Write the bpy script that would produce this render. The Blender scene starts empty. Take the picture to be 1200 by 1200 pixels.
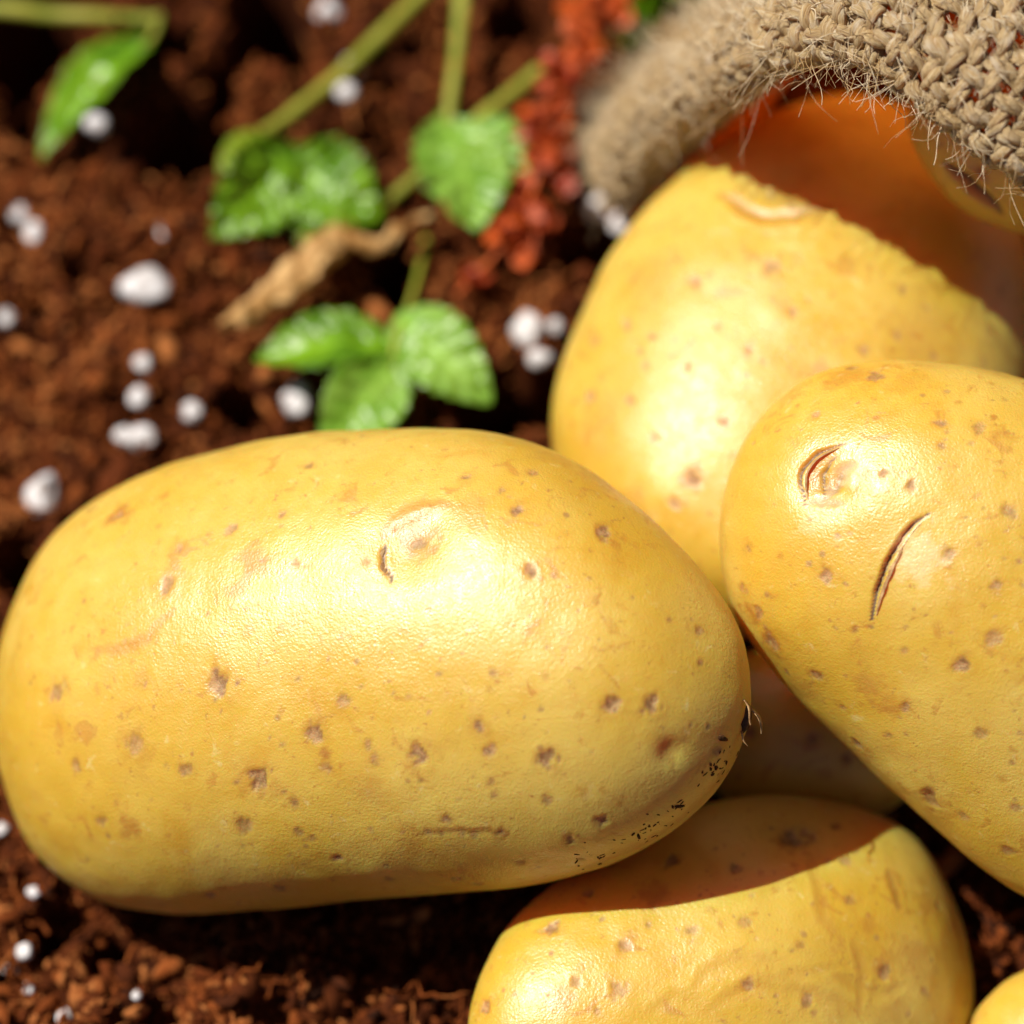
import bpy, math, random
import numpy as np
from mathutils import Vector, Matrix

random.seed(7)
RNG = np.random.default_rng(7)
SC = bpy.context.scene
COL = SC.collection
CM = 0.01                       # everything below is laid out in centimetres

# ------------------------------------------------------------------ camera
PITCH = math.radians(62)        # the lens looks this far below the horizontal
DIST = 40.0                     # camera to the plane in focus
GH = 5.4                        # height of the middle of that plane above the soil
FWD = np.array([0, math.cos(PITCH), -math.sin(PITCH)])
UPV = np.array([0, math.sin(PITCH), math.cos(PITCH)])
RGT = np.array([1.0, 0, 0])
FOC = np.array([0, 0, GH])
CAMPOS = FOC - FWD * DIST
cd = bpy.data.cameras.new('camera')
cam = bpy.data.objects.new('camera', cd)
COL.objects.link(cam)
cam.location = CAMPOS * CM
cam.rotation_euler = (math.pi / 2 - PITCH, 0, 0)
cd.sensor_width = 36
cd.lens = 36 * DIST / 12.0
cd.clip_start = 0.01
cd.clip_end = 50
cd.dof.use_dof = True
cd.dof.focus_distance = (DIST - 0.35) * CM
cd.dof.aperture_fstop = 8.8
cd.dof.aperture_blades = 0
SC.camera = cam

# ------------------------------------------------------------------ light
Lc = np.array([-0.50, 0.545, 0.67]); Lc /= np.linalg.norm(Lc)
SUN = Lc[0] * RGT + Lc[1] * UPV - Lc[2] * FWD
sun_el = math.asin(SUN[2]); sun_az = math.atan2(SUN[0], SUN[1])
W = bpy.data.worlds.new('World'); SC.world = W; W.use_nodes = True
wn = W.node_tree; wn.nodes.clear()
sky = wn.nodes.new('ShaderNodeTexSky'); sky.sky_type = 'NISHITA'; sky.sun_disc = False
sky.sun_elevation = sun_el; sky.sun_rotation = sun_az
sky.air_density = 0.5; sky.dust_density = 0.9; sky.ozone_density = 0.2
bg = wn.nodes.new('ShaderNodeBackground'); bg.inputs[1].default_value = 0.05
wo = wn.nodes.new('ShaderNodeOutputWorld')
wn.links.new(sky.outputs[0], bg.inputs[0]); wn.links.new(bg.outputs[0], wo.inputs[0])
sd = bpy.data.lights.new('sun', 'SUN'); sd.energy = 5.0; sd.angle = math.radians(0.5)
sd.color = (1.0, 0.94, 0.84)
sun = bpy.data.objects.new('sun', sd); COL.objects.link(sun)
sun.rotation_euler = Vector(SUN).to_track_quat('Z', 'Y').to_euler()
sun.location = SUN * 0.8
SC.view_settings.view_transform = 'Standard'
SC.view_settings.look = 'None'
SC.view_settings.exposure = 0.34
SC.view_settings.gamma = 1.0
SC.cycles.max_bounces = 8
SC.cycles.diffuse_bounces = 5
SC.cycles.sample_clamp_indirect = 6

# ------------------------------------------------------------------ helpers
def C2W(x, y, z):
    """camera-aligned centimetres (right, up, towards the lens) to world."""
    x = np.asarray(x, float)[..., None]; y = np.asarray(y, float)[..., None]; z = np.asarray(z, float)[..., None]
    return FOC + x * RGT + y * UPV - z * FWD

def at(px, py, z=0.0):
    """the point seen at photograph pixel px,py at depth z before (+) or behind (-) the focal plane."""
    s = (DIST - np.asarray(z, float)) / DIST
    return C2W((np.asarray(px, float) - 600) / 100 * s, (600 - np.asarray(py, float)) / 100 * s, z)

def on_ground(px, py, h=0.0):
    d = at(px, py, 0) - CAMPOS
    t = (h - CAMPOS[2]) / d[2]
    return CAMPOS + d * t

def hash3(i, j, k, seed):
    n = (i * 374761393 + j * 668265263 + k * 2147483647 + seed * 974711) & 0xffffffff
    n = ((n ^ (n >> 13)) * 1274126177) & 0xffffffff
    n = ((n ^ (n >> 16)) * 2246822519) & 0xffffffff
    n = n ^ (n >> 15)
    return (n & 0xffffff) / float(0xffffff)

def vn(p, scale, seed=0):
    """value noise, -1..1"""
    q = np.asarray(p, float) * scale + 1000.0
    f = np.floor(q); t = q - f; f = f.astype(np.int64)
    t = t * t * t * (t * (t * 6 - 15) + 10)
    r = 0
    for a in (0, 1):
        for b in (0, 1):
            for c in (0, 1):
                w = (t[..., 0] if a else 1 - t[..., 0]) * (t[..., 1] if b else 1 - t[..., 1]) * (t[..., 2] if c else 1 - t[..., 2])
                r = r + w * hash3(f[..., 0] + a, f[..., 1] + b, f[..., 2] + c, seed)
    return r * 2 - 1

def fbm(p, scale, octs=3, seed=0, gain=0.5):
    r = 0; a = 1; tot = 0
    for o in range(octs):
        r = r + a * vn(p, scale * 2.03 ** o, seed + o * 17); tot += a; a *= gain
    return r / tot

def sstep(a, b, x):
    t = np.clip((x - a) / (b - a), 0, 1)
    return t * t * (3 - 2 * t)

def mesh_np(name, verts, faces, origin, smooth=True, attrs=None, uvs=None):
    """verts in world cm; faces int array (n,3|4) or list of such; origin world cm."""
    me = bpy.data.meshes.new(name)
    if not isinstance(faces, (list, tuple)): faces = [faces]
    faces = [np.asarray(f, np.int32) for f in faces if len(f)]
    v = ((np.asarray(verts, float) - np.asarray(origin, float)) * CM).astype(np.float32)
    me.vertices.add(len(v)); me.vertices.foreach_set('co', v.ravel())
    loops = np.concatenate([f.ravel() for f in faces])
    tot = np.concatenate([np.full(len(f), f.shape[1], np.int32) for f in faces])
    st = np.concatenate([[0], np.cumsum(tot)[:-1]]).astype(np.int32)
    me.loops.add(len(loops)); me.loops.foreach_set('vertex_index', loops)
    me.polygons.add(len(tot)); me.polygons.foreach_set('loop_start', st)
    me.polygons.foreach_set('loop_total', tot)
    me.polygons.foreach_set('use_smooth', np.full(len(tot), smooth, bool))
    me.update(calc_edges=True); me.validate()
    if attrs:
        for k, val in attrs.items():
            val = np.asarray(val, np.float32)
            if val.ndim == 1:
                a = me.attributes.new(k, 'FLOAT', 'POINT'); a.data.foreach_set('value', val)
            else:
                a = me.attributes.new(k, 'FLOAT_VECTOR', 'POINT'); a.data.foreach_set('vector', val.ravel())
    return me

def link(name, me, mat, origin=None, parent=None, porigin=None, kind=None, label=None, cat=None, group=None):
    o = bpy.data.objects.new(name, me); COL.objects.link(o)
    if mat: 
        if len(me.materials) == 0: me.materials.append(mat)
    loc = np.asarray(origin if origin is not None else (0, 0, 0), float)
    if parent is not None:
        o.parent = parent
        loc = loc - np.asarray(porigin if porigin is not None else (0, 0, 0), float)
    o.location = loc * CM
    if kind: o['kind'] = kind
    if label: o['label'] = label
    if cat: o['category'] = cat
    if group: o['group'] = group
    return o

def empty(name, origin, label, cat, group=None):
    o = bpy.data.objects.new(name, None); COL.objects.link(o)
    o.empty_display_size = 0.01
    o.location = np.asarray(origin, float) * CM
    o['label'] = label; o['category'] = cat
    if group: o['group'] = group
    return o

def spline(pts, n):
    """open Catmull-Rom through pts, n samples"""
    P = np.asarray(pts, float)
    P = np.vstack([2 * P[0] - P[1], P, 2 * P[-1] - P[-2]])
    m = len(P) - 3
    t = np.linspace(0, m, n); i = np.minimum(t.astype(int), m - 1); u = (t - i)[:, None]
    a, b, c, d = P[i], P[i + 1], P[i + 2], P[i + 3]
    return 0.5 * (2 * b + (c - a) * u + (2 * a - 5 * b + 4 * c - d) * u * u + (3 * b - a - 3 * c + d) * u ** 3)

def frames(path):
    """tangent and two perpendiculars along a path, without twist jumps"""
    T = np.gradient(path, axis=0); T /= np.linalg.norm(T, axis=1)[:, None] + 1e-12
    ref = np.array([0.13, 0.31, 0.94])
    N = np.empty_like(T); n = np.cross(T[0], np.cross(ref, T[0])); 
    if np.linalg.norm(n) < 1e-6: n = np.array([1.0, 0, 0])
    for i in range(len(T)):
        n = n - T[i] * np.dot(n, T[i]); n /= np.linalg.norm(n) + 1e-12
        N[i] = n
    return T, N, np.cross(T, N)

def tube(path, rad, sides=6):
    """verts, quads, (along, around) of a closed-end tube"""
    path = np.asarray(path, float); n = len(path)
    rad = np.broadcast_to(np.asarray(rad, float), (n,))
    T, N, B = frames(path)
    a = np.arange(sides) / sides * 2 * math.pi
    v = path[:, None] + rad[:, None, None] * (np.cos(a)[None, :, None] * N[:, None] + np.sin(a)[None, :, None] * B[:, None])
    i = np.arange(n - 1)[:, None] * sides; j = np.arange(sides)[None]; j2 = (j + 1) % sides
    q = np.stack([i + j, i + j2, i + sides + j2, i + sides + j], -1).reshape(-1, 4)
    ln = np.concatenate([[0], np.cumsum(np.linalg.norm(np.diff(path, axis=0), axis=1))])
    uv = np.stack([np.repeat(ln, sides), np.tile(np.cos(a), n), np.tile(np.sin(a), n)], -1)
    return v.reshape(-1, 3), q, uv

class Pile:
    """collects verts / faces of several lumps into one mesh"""
    def __init__(s): s.v = []; s.f = {}; s.n = 0; s.a = []
    def add(s, v, f, a=None):
        f = np.asarray(f)
        s.f.setdefault(f.shape[1], []).append(f + s.n); s.v.append(v); s.n += len(v)
        if a is not None: s.a.append(a)
    def mesh(s, name, origin, smooth=True, attr=None):
        return mesh_np(name, np.concatenate(s.v), [np.concatenate(x) for x in s.f.values()], origin, smooth,
                       {attr: np.concatenate(s.a)} if attr else None)

def ico(sub):
    import bmesh
    bm = bmesh.new(); bmesh.ops.create_icosphere(bm, subdivisions=sub, radius=1)
    v = np.array([x.co[:] for x in bm.verts]); f = np.array([[y.index for y in x.verts] for x in bm.faces])
    bm.free(); return v, f

# ------------------------------------------------------------------ materials
class NT:
    def __init__(s, name):
        s.m = bpy.data.materials.new(name); s.m.use_nodes = True
        s.t = s.m.node_tree; s.t.nodes.clear()
        s.out = s.n('ShaderNodeOutputMaterial'); s.p = s.n('ShaderNodeBsdfPrincipled')
        s.l(s.p.outputs[0], s.out.inputs[0])
        s.co = s.n('ShaderNodeTexCoord').outputs['Object']
    def n(s, t, **k):
        x = s.t.nodes.new(t)
        for a, b in k.items(): setattr(x, a, b)
        return x
    def l(s, a, b): s.t.links.new(a, b)
    def noise(s, scale, detail=3, rough=0.5, vec=None, dist=0.0):
        x = s.n('ShaderNodeTexNoise'); s.l(vec if vec is not None else s.co, x.inputs['Vector'])
        x.inputs['Scale'].default_value = scale; x.inputs['Detail'].default_value = detail
        x.inputs['Roughness'].default_value = rough; x.inputs['Distortion'].default_value = dist
        return x.outputs[0]
    def ramp(s, fac, a, b, lo=0.0, hi=1.0):
        x = s.n('ShaderNodeMapRange'); x.inputs[1].default_value = a; x.inputs[2].default_value = b
        x.inputs[3].default_value = lo; x.inputs[4].default_value = hi; x.interpolation_type = 'SMOOTHSTEP'
        s.l(fac, x.inputs[0]); return x.outputs[0]
    def mix(s, fac, a, b):
        x = s.n('ShaderNodeMix', data_type='RGBA')
        for v, i in ((fac, 0), (a, 6), (b, 7)):
            if hasattr(v, 'links') or isinstance(v, bpy.types.NodeSocket): s.l(v, x.inputs[i])
            elif i == 0: x.inputs[0].default_value = v
            else: x.inputs[i].default_value = (*v, 1)
        return x.outputs[2]
    def math(s, op, a, b=None):
        x = s.n('ShaderNodeMath', operation=op)
        for v, i in ((a, 0), (b, 1)):
            if v is None: continue
            if isinstance(v, bpy.types.NodeSocket): s.l(v, x.inputs[i])
            else: x.inputs[i].default_value = v
        return x.outputs[0]
    def attr(s, name, out='Fac'):
        x = s.n('ShaderNodeAttribute', attribute_name=name); return x.outputs[out]
    def bump(s, h, strength, dist, prev=None):
        x = s.n('ShaderNodeBump'); x.inputs['Strength'].default_value = strength
        x.inputs['Distance'].default_value = dist; s.l(h, x.inputs['Height'])
        if prev is not None: s.l(prev, x.inputs['Normal'])
        return x.outputs[0]
    def set(s, **k):
        for a, b in k.items():
            i = s.p.inputs[a.replace('_', ' ')]
            if isinstance(b, bpy.types.NodeSocket): s.l(b, i)
            elif isinstance(b, (tuple, list)) and len(b) == 3 and i.type == 'RGBA': i.default_value = (*b, 1)
            else: i.default_value = b
        return s

def potato_mat(name='potato_skin', warm=0.0):
    t = NT(name)
    n1 = t.noise(38, 4, 0.55); n2 = t.noise(115, 4, 0.6, dist=0.6); n3 = t.noise(420, 3, 0.6)
    a = (0.59, 0.365, 0.034); b = (0.65, 0.45, 0.085); c = (0.54, 0.27, 0.014)
    col = t.mix(t.ramp(n1, 0.36, 0.64), a, b)
    col = t.mix(t.ramp(n2, 0.52, 0.75, 0, 0.55), col, c)
    col = t.mix(t.ramp(n3, 0.5, 0.8, 0, 0.30), col, (0.58, 0.33, 0.07))
    blot = t.noise(260, 5, 0.62, dist=0.8); fleck = t.noise(760, 4, 0.6)
    col = t.mix(t.ramp(blot, 0.58, 0.69, 0, 0.62), col, (0.47, 0.215, 0.03))
    col = t.mix(t.ramp(fleck, 0.62, 0.73, 0, 0.7), col, (0.40, 0.18, 0.04))
    col = t.mix(t.ramp(t.noise(520, 4, 0.6, dist=0.4), 0.62, 0.74, 0, 0.5), col, (0.70, 0.56, 0.22))
    # faint pinprick specks
    vo = t.n('ShaderNodeTexVoronoi', feature='F1'); vo.inputs['Scale'].default_value = 330; t.l(t.co, vo.inputs['Vector'])
    sp = t.math('MULTIPLY', t.ramp(vo.outputs['Distance'], 0.10, 0.22, 1, 0),
                t.ramp(t.n('ShaderNodeSeparateColor').outputs[0], 0, 1)) if False else None
    sc = t.n('ShaderNodeSeparateColor'); t.l(vo.outputs['Color'], sc.inputs[0])
    pick = t.math('GREATER_THAN', sc.outputs[0], 0.90)
    sp = t.math('MULTIPLY', t.ramp(vo.outputs['Distance'], 0.06, 0.20, 0.75, 0), pick)
    col = t.mix(sp, col, (0.36, 0.19, 0.06))
    m = t.n('ShaderNodeSeparateXYZ'); t.l(t.attr('marks', 'Vector'), m.inputs[0])
    g = t.noise(900, 3, 0.65)
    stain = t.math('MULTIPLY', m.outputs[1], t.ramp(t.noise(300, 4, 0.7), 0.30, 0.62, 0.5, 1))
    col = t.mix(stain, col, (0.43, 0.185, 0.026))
    scab = t.mix(t.ramp(g, 0.38, 0.62), (0.19, 0.078, 0.018), (0.43, 0.235, 0.080))
    col = t.mix(t.math('MULTIPLY', m.outputs[0], t.ramp(g, 0.25, 0.55, 0.72, 1)), col, scab)
    col = t.mix(m.outputs[2], col, (0.022, 0.010, 0.006))
    pale = t.attr('pale')
    col = t.mix(pale, col, (0.80, 0.62, 0.34))
    fine = t.noise(3600, 2, 0.55); mid = t.noise(620, 3, 0.55); big = t.noise(170, 2, 0.5)
    b1 = t.bump(big, 0.15, 0.0006)
    b2 = t.bump(mid, 0.16, 0.00022, b1)
    b3 = t.bump(fine, 0.6, 0.00013, b2)
    pv = t.n('ShaderNodeTexVoronoi', feature='SMOOTH_F1'); pv.inputs['Scale'].default_value = 2100; t.l(t.co, pv.inputs['Vector'])
    pr = t.ramp(t.noise(300, 3, 0.6), 0.35, 0.65, 0.06, 0.22)
    bn = t.n('ShaderNodeBump'); bn.inputs['Distance'].default_value = 0.00020
    t.l(pr, bn.inputs['Strength']); t.l(pv.outputs['Distance'], bn.inputs['Height']); t.l(b3, bn.inputs['Normal'])
    b4 = bn.outputs[0]
    rough = t.math('ADD', t.ramp(mid, 0.3, 0.7, 0.33, 0.45), t.math('MULTIPLY', m.outputs[0], 0.3))
    t.set(Base_Color=col, Roughness=rough, Specular_IOR_Level=0.85, Normal=b4,
          Subsurface_Weight=0.45, Subsurface_Radius=(1.0, 0.06, 0.02), Subsurface_Scale=0.029)
    return t.m

def soil_mat(name, crumbs):
    t = NT(name); lo = 1.0 if crumbs else 0.6
    n = t.noise(260, 4, 0.6)
    if crumbs:
        tint = t.attr('tint')
    else:
        tint = t.noise(140, 4, 0.65)
    cr = t.n('ShaderNodeValToRGB'); e = cr.color_ramp.elements
    e[0].position = 0.15; e[0].color = (0.022, 0.007, 0.003, 1)
    e[1].position = 0.95; e[1].color = (0.36, 0.125, 0.035, 1)
    x = e.new(0.5); x.color = (0.10, 0.022, 0.0045, 1)
    x = e.new(0.78); x.color = (0.20, 0.050, 0.010, 1)
    t.l(t.math('ADD', tint, t.ramp(n, 0.2, 0.8, -0.15, 0.15)), cr.inputs[0])
    for q in e: q.color = (q.color[0] * lo, q.color[1] * lo, q.color[2] * lo, 1)
    b = t.bump(t.noise(700, 4, 0.7), 0.8, 0.0006)
    t.set(Base_Color=cr.outputs[0], Roughness=0.9, Specular_IOR_Level=0.1, Normal=b)
    return t.m

def perlite_mat():
    t = NT('perlite')
    n = t.noise(500, 3, 0.6)
    t.set(Base_Color=t.mix(t.ramp(n, 0.3, 0.6), (0.50, 0.45, 0.43), (0.74, 0.73, 0.75)), Roughness=0.8,
          Normal=t.bump(n, 0.6, 0.0008))
    return t.m

def leaf_mat(name, dark, light):
    t = NT(name)
    n = t.noise(150, 3, 0.6)
    col = t.mix(t.ramp(n, 0.35, 0.65), dark, light)
    col = t.mix(t.math('MULTIPLY', t.attr('rib'), 0.55), col, tuple(min(1, c * 1.9) for c in light))
    t.set(Base_Color=col, Roughness=0.36, Specular_IOR_Level=0.7, Normal=t.bump(t.noise(420, 3), 0.5, 0.0008))
    tr = t.n('ShaderNodeBsdfTranslucent'); t.l(col, tr.inputs[0])
    mx = t.n('ShaderNodeMixShader'); mx.inputs[0].default_value = 0.42
    t.l(t.p.outputs[0], mx.inputs[1]); t.l(tr.outputs[0], mx.inputs[2]); t.l(mx.outputs[0], t.out.inputs[0])
    return t.m

def plain_mat(name, a, b, scale=300, rough=0.6, bump=0.5, dist=0.0005, spec=0.3, sss=0):
    t = NT(name)
    n = t.noise(scale, 4, 0.6)
    t.set(Base_Color=t.mix(t.ramp(n, 0.32, 0.68), a, b), Roughness=rough, Specular_IOR_Level=spec,
          Normal=t.bump(n, bump, dist))
    return t.m

def jute_mat():
    t = NT('jute')
    uv = t.attr('fib', 'Vector')
    mp = t.n('ShaderNodeMapping'); t.l(uv, mp.inputs['Vector']); mp.inputs['Scale'].default_value = (1.3, 7.0, 7.0)
    f = t.noise(1.0, 4, 0.7, vec=mp.outputs[0])
    mp2 = t.n('ShaderNodeMapping'); t.l(uv, mp2.inputs['Vector']); mp2.inputs['Scale'].default_value = (1.1, .4, .4)
    g = t.noise(1.6, 3, 0.6, vec=mp2.outputs[0])
    col = t.mix(t.ramp(f, 0.30, 0.68), (0.56, 0.345, 0.115), (0.97, 0.79, 0.46))
    col = t.mix(t.ramp(g, 0.48, 0.72, 0, 0.65), col, (0.98, 0.90, 0.72))  # whitish glints of lit fibre, painted into the yarn colour
    col = t.mix(t.ramp(t.noise(210, 3, 0.6), 0.55, 0.75, 0, 0.35), col, (0.42, 0.23, 0.065))
    t.set(Base_Color=col, Roughness=0.40, Specular_IOR_Level=0.65, Normal=t.bump(f, 0.9, 0.0006))
    return t.m

def fibre_mat():
    t = NT('jute_fibre')
    n = t.noise(220, 2)
    col = t.mix(t.ramp(n, 0.35, 0.65), (0.60, 0.40, 0.17), (0.94, 0.82, 0.60))
    t.set(Base_Color=col, Roughness=0.45, Specular_IOR_Level=0.5)
    tr = t.n('ShaderNodeBsdfTranslucent'); t.l(col, tr.inputs[0])
    mx = t.n('ShaderNodeMixShader'); mx.inputs[0].default_value = 0.3
    t.l(t.p.outputs[0], mx.inputs[1]); t.l(tr.outputs[0], mx.inputs[2]); t.l(mx.outputs[0], t.out.inputs[0])
    return t.m

def red_mat():
    t = NT('dry_red_husk')
    oi = t.n('ShaderNodeObjectInfo')
    n = t.noise(400, 3)
    col = t.mix(oi.outputs['Random'], (0.30, 0.022, 0.004), (0.74, 0.135, 0.014))
    col = t.mix(t.ramp(n, 0.4, 0.7, 0, 0.5), col, (0.50, 0.12, 0.04))
    t.set(Base_Color=col, Roughness=0.5, Specular_IOR_Level=0.4)
    tr = t.n('ShaderNodeBsdfTranslucent'); t.l(col, tr.inputs[0])
    mx = t.n('ShaderNodeMixShader'); mx.inputs[0].default_value = 0.25
    t.l(t.p.outputs[0], mx.inputs[1]); t.l(tr.outputs[0], mx.inputs[2]); t.l(mx.outputs[0], t.out.inputs[0])
    return t.m

def translucent(m, col, k):
    nt = m.node_tree; out = [x for x in nt.nodes if x.type == 'OUTPUT_MATERIAL'][0]; p = [x for x in nt.nodes if x.type == 'BSDF_PRINCIPLED'][0]
    tr = nt.nodes.new('ShaderNodeBsdfTranslucent'); tr.inputs[0].default_value = (*col, 1)
    mx = nt.nodes.new('ShaderNodeMixShader'); mx.inputs[0].default_value = k
    nt.links.new(p.outputs[0], mx.inputs[1]); nt.links.new(tr.outputs[0], mx.inputs[2]); nt.links.new(mx.outputs[0], out.inputs[0])
    return m

M_POT = potato_mat()
M_SOIL = soil_mat('peat_soil', False)
M_CRUMB = soil_mat('peat_crumbs', True)
M_PERL = perlite_mat()
M_LEAF = leaf_mat('leaf_green', (0.10, 0.25, 0.003), (0.24, 0.46, 0.01))
M_LEAFP = leaf_mat('leaf_pale_green', (0.18, 0.40, 0.02), (0.33, 0.56, 0.08))
M_LEAFY = leaf_mat('leaf_yellow_green', (0.25, 0.36, 0.006), (0.38, 0.48, 0.02))
M_STEM = plain_mat('green_stem', (0.17, 0.20, 0.012), (0.32, 0.31, 0.04), 200, 0.5)
M_BARK = plain_mat('dry_stalk_skin', (0.30, 0.14, 0.03), (0.62, 0.40, 0.17), 170, 0.7, 0.8, 0.001)
M_JUTE = jute_mat()
M_FIB = fibre_mat()
M_RED = red_mat()
M_CLOTH = translucent(plain_mat('sack_lining', (0.30, 0.14, 0.03), (0.52, 0.29, 0.09), 500, 0.8, 1.0, 0.0008), (0.95, 0.30, 0.03), 0.85)
translucent(M_JUTE, (0.95, 0.40, 0.08), 0.28)
M_PEEL = plain_mat('dry_peel', (0.22, 0.10, 0.035), (0.50, 0.32, 0.15), 900, 0.6, 0.6, 0.0004)
M_DIRT = plain_mat('dried_dirt', (0.035, 0.016, 0.007), (0.12, 0.055, 0.022), 1500, 0.9, 0.6, 0.0004, 0.1)
M_DARK = plain_mat('dark_scar', (0.05, 0.02, 0.01), (0.14, 0.06, 0.025), 900, 0.8, 0.6, 0.0004)

# ------------------------------------------------------------------ the soil
PITS = [(35, 45, 75, 3.0), (318, 28, 62, 3.0), (215, 165, 72, 3.2), (30, 125, 30, 2.0), (600, 25, 50, 2.6), (690, 300, 52, 2.6), (455, 315, 50, 2.4),
        (570, 480, 58, 2.4), (20, 655, 40, 2.0), (205, 55, 34, 1.8), (480, 60, 26, 1.6), (450, 470, 30, 1.5), (290, 480, 32, 1.8), (95, 625, 26, 1.4),
        (130, 1115, 24, 1.2), (60, 1080, 20, 1.0), (660, 480, 40, 2.0), (95, 330, 18, .9), (385, 395, 30, 1.2), (255, 90, 36, 2.2)]
PITW = [(on_ground(x, y), r / 100 * 1.0, d) for x, y, r, d in PITS]

def soil_h(x, y):
    p = np.stack([x, y, np.zeros_like(x)], -1)
    h = 0.42 * fbm(p, 0.42, 2, 3) + 0.42 * fbm(p, 1.15, 2, 11) + 0.32 * fbm(p, 2.7, 3, 29, 0.6) + 0.10 * vn(p, 6.5, 71)
    h = h + 0.35 * np.maximum(0, vn(p, 0.8, 91)) ** 2
    wob = 0.32 * fbm(p, 1.3, 3, 55)
    for c, r, d in PITW:
        q = np.hypot(x - c[0], (y - c[1]) * 0.9)
        q = q * (1 + wob / max(r, .3) * 0.75)
        h = h - d * sstep(r * 1.12, r * 0.72, q)
    return h

def build_soil():
    def axis(lo, hi, step, far):
        c = np.arange(lo, hi, step); k = []
        s = step
        v = hi
        while v < far: s *= 1.22; v += s; k.append(v)
        k2 = []; s = step; v = lo
        while v > -far: s *= 1.22; v -= s; k2.append(v)
        return np.array(k2[::-1] + list(c) + k)
    xs = axis(-9.5, 9.5, 0.075, 160); ys = axis(-8, 13, 0.075, 160)
    X, Y = np.meshgrid(xs, ys, indexing='ij')
    H = soil_h(X, Y)
    far = sstep(14, 60, np.hypot(X, Y)); H = H * (1 - far * .6) + far * 0.8 * fbm(np.stack([X, Y, 0 * X], -1), 0.06, 2, 5)
    v = np.stack([X, Y, H], -1).reshape(-1, 3)
    n, m = len(xs), len(ys)
    i = np.arange(n - 1)[:, None] * m; j = np.arange(m - 1)[None]
    q = np.stack([i + j, i + m + j, i + m + j + 1, i + j + 1], -1).reshape(-1, 4)
    link('soil', mesh_np('soil', v, q, (0, 0, 0)), M_SOIL, (0, 0, 0), kind='structure')

build_soil()

def rand_rot(n):
    q = RNG.normal(size=(n, 4)); q /= np.linalg.norm(q, axis=1)[:, None]
    w, x, y, z = q.T
    return np.stack([np.stack([1 - 2 * (y * y + z * z), 2 * (x * y - z * w), 2 * (x * z + y * w)], -1),
                     np.stack([2 * (x * y + z * w), 1 - 2 * (x * x + z * z), 2 * (y * z - x * w)], -1),
                     np.stack([2 * (x * z - y * w), 2 * (y * z + x * w), 1 - 2 * (x * x + y * y)], -1)], 1)

def build_crumbs():
    pile = Pile()
    def batch(n, rlo, rhi, sub, box, power=2.2, elong=1.0):
        x = RNG.uniform(box[0], box[1], n); y = RNG.uniform(box[2], box[3], n)
        h = soil_h(x, y)
        keep = h > -1.3
        x, y, h = x[keep], y[keep], h[keep]; n = len(x)
        r = rlo + (rhi - rlo) * RNG.random(n) ** power
        bv, bf = ico(sub)
        sc = np.stack([r * RNG.uniform(.8, 1.5 * elong, n), r * RNG.uniform(.6, 1.1, n), r * RNG.uniform(.5, .95, n)], -1)
        k = RNG.random((n, len(bv))) * 0.5 + 0.72
        v = bv[None] * k[..., None] * sc[:, None]
        v = np.einsum('nij,nvj->nvi', rand_rot(n), v)
        v = v + np.stack([x, y, h + r * .45], -1)[:, None]
        tint = np.clip(RNG.normal(0.62, 0.24, n) + 0.22 * vn(np.stack([x, y, 0 * x], -1), 0.7, 77), 0.12, 0.98)
        f = (bf[None] + (np.arange(n) * len(bv))[:, None, None]).reshape(-1, 3)
        pile.add(v.reshape(-1, 3), f, np.repeat(tint, len(bv)))
    vis = (-8.6, 8.8, -7, 11.5)
    batch(260, .12, .26, 1, vis, 1.5, 1.3)
    batch(5500, .045, .13, 1, vis, 1.6, 1.6)
    batch(24000, .018, .07, 0, vis, 1.5, 2.2)
    # coir strands
    link('soil_crumbs', pile.mesh('soil_crumbs', (0, 0, 0), True, 'tint'), M_CRUMB, (0, 0, 0), kind='stuff',
         label='loose rust brown crumbs of peat and coir scattered over the soil', cat='soil crumbs')
    pl = Pile()
    for k in range(1600):
        x, y = RNG.uniform(-8, 6), RNG.uniform(-7, 10)
        a = RNG.uniform(0, 2 * math.pi); L = RNG.uniform(.15, .9)
        t = np.linspace(-.5, .5, 7)
        px = x + t * L * math.cos(a) + RNG.normal(0, .05, 7); py = y + t * L * math.sin(a) + RNG.normal(0, .06, 7)
        hz = soil_h(np.array([x]), np.array([y]))[0]
        if hz < -1: continue
        pz = hz + .14 + RNG.normal(0, .05, 7)
        v, q, uv = tube(np.stack([px, py, pz], -1), RNG.uniform(.012, .035), 4)
        pl.add(v, q, np.full(len(v), RNG.uniform(.45, .95)))
    link('coir_strands', pl.mesh('coir_strands', (0, 0, 0), True, 'tint'), M_CRUMB, (0, 0, 0), kind='stuff',
         label='thin brown coir strands lying loose in the soil', cat='coir strands')

build_crumbs()

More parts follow.
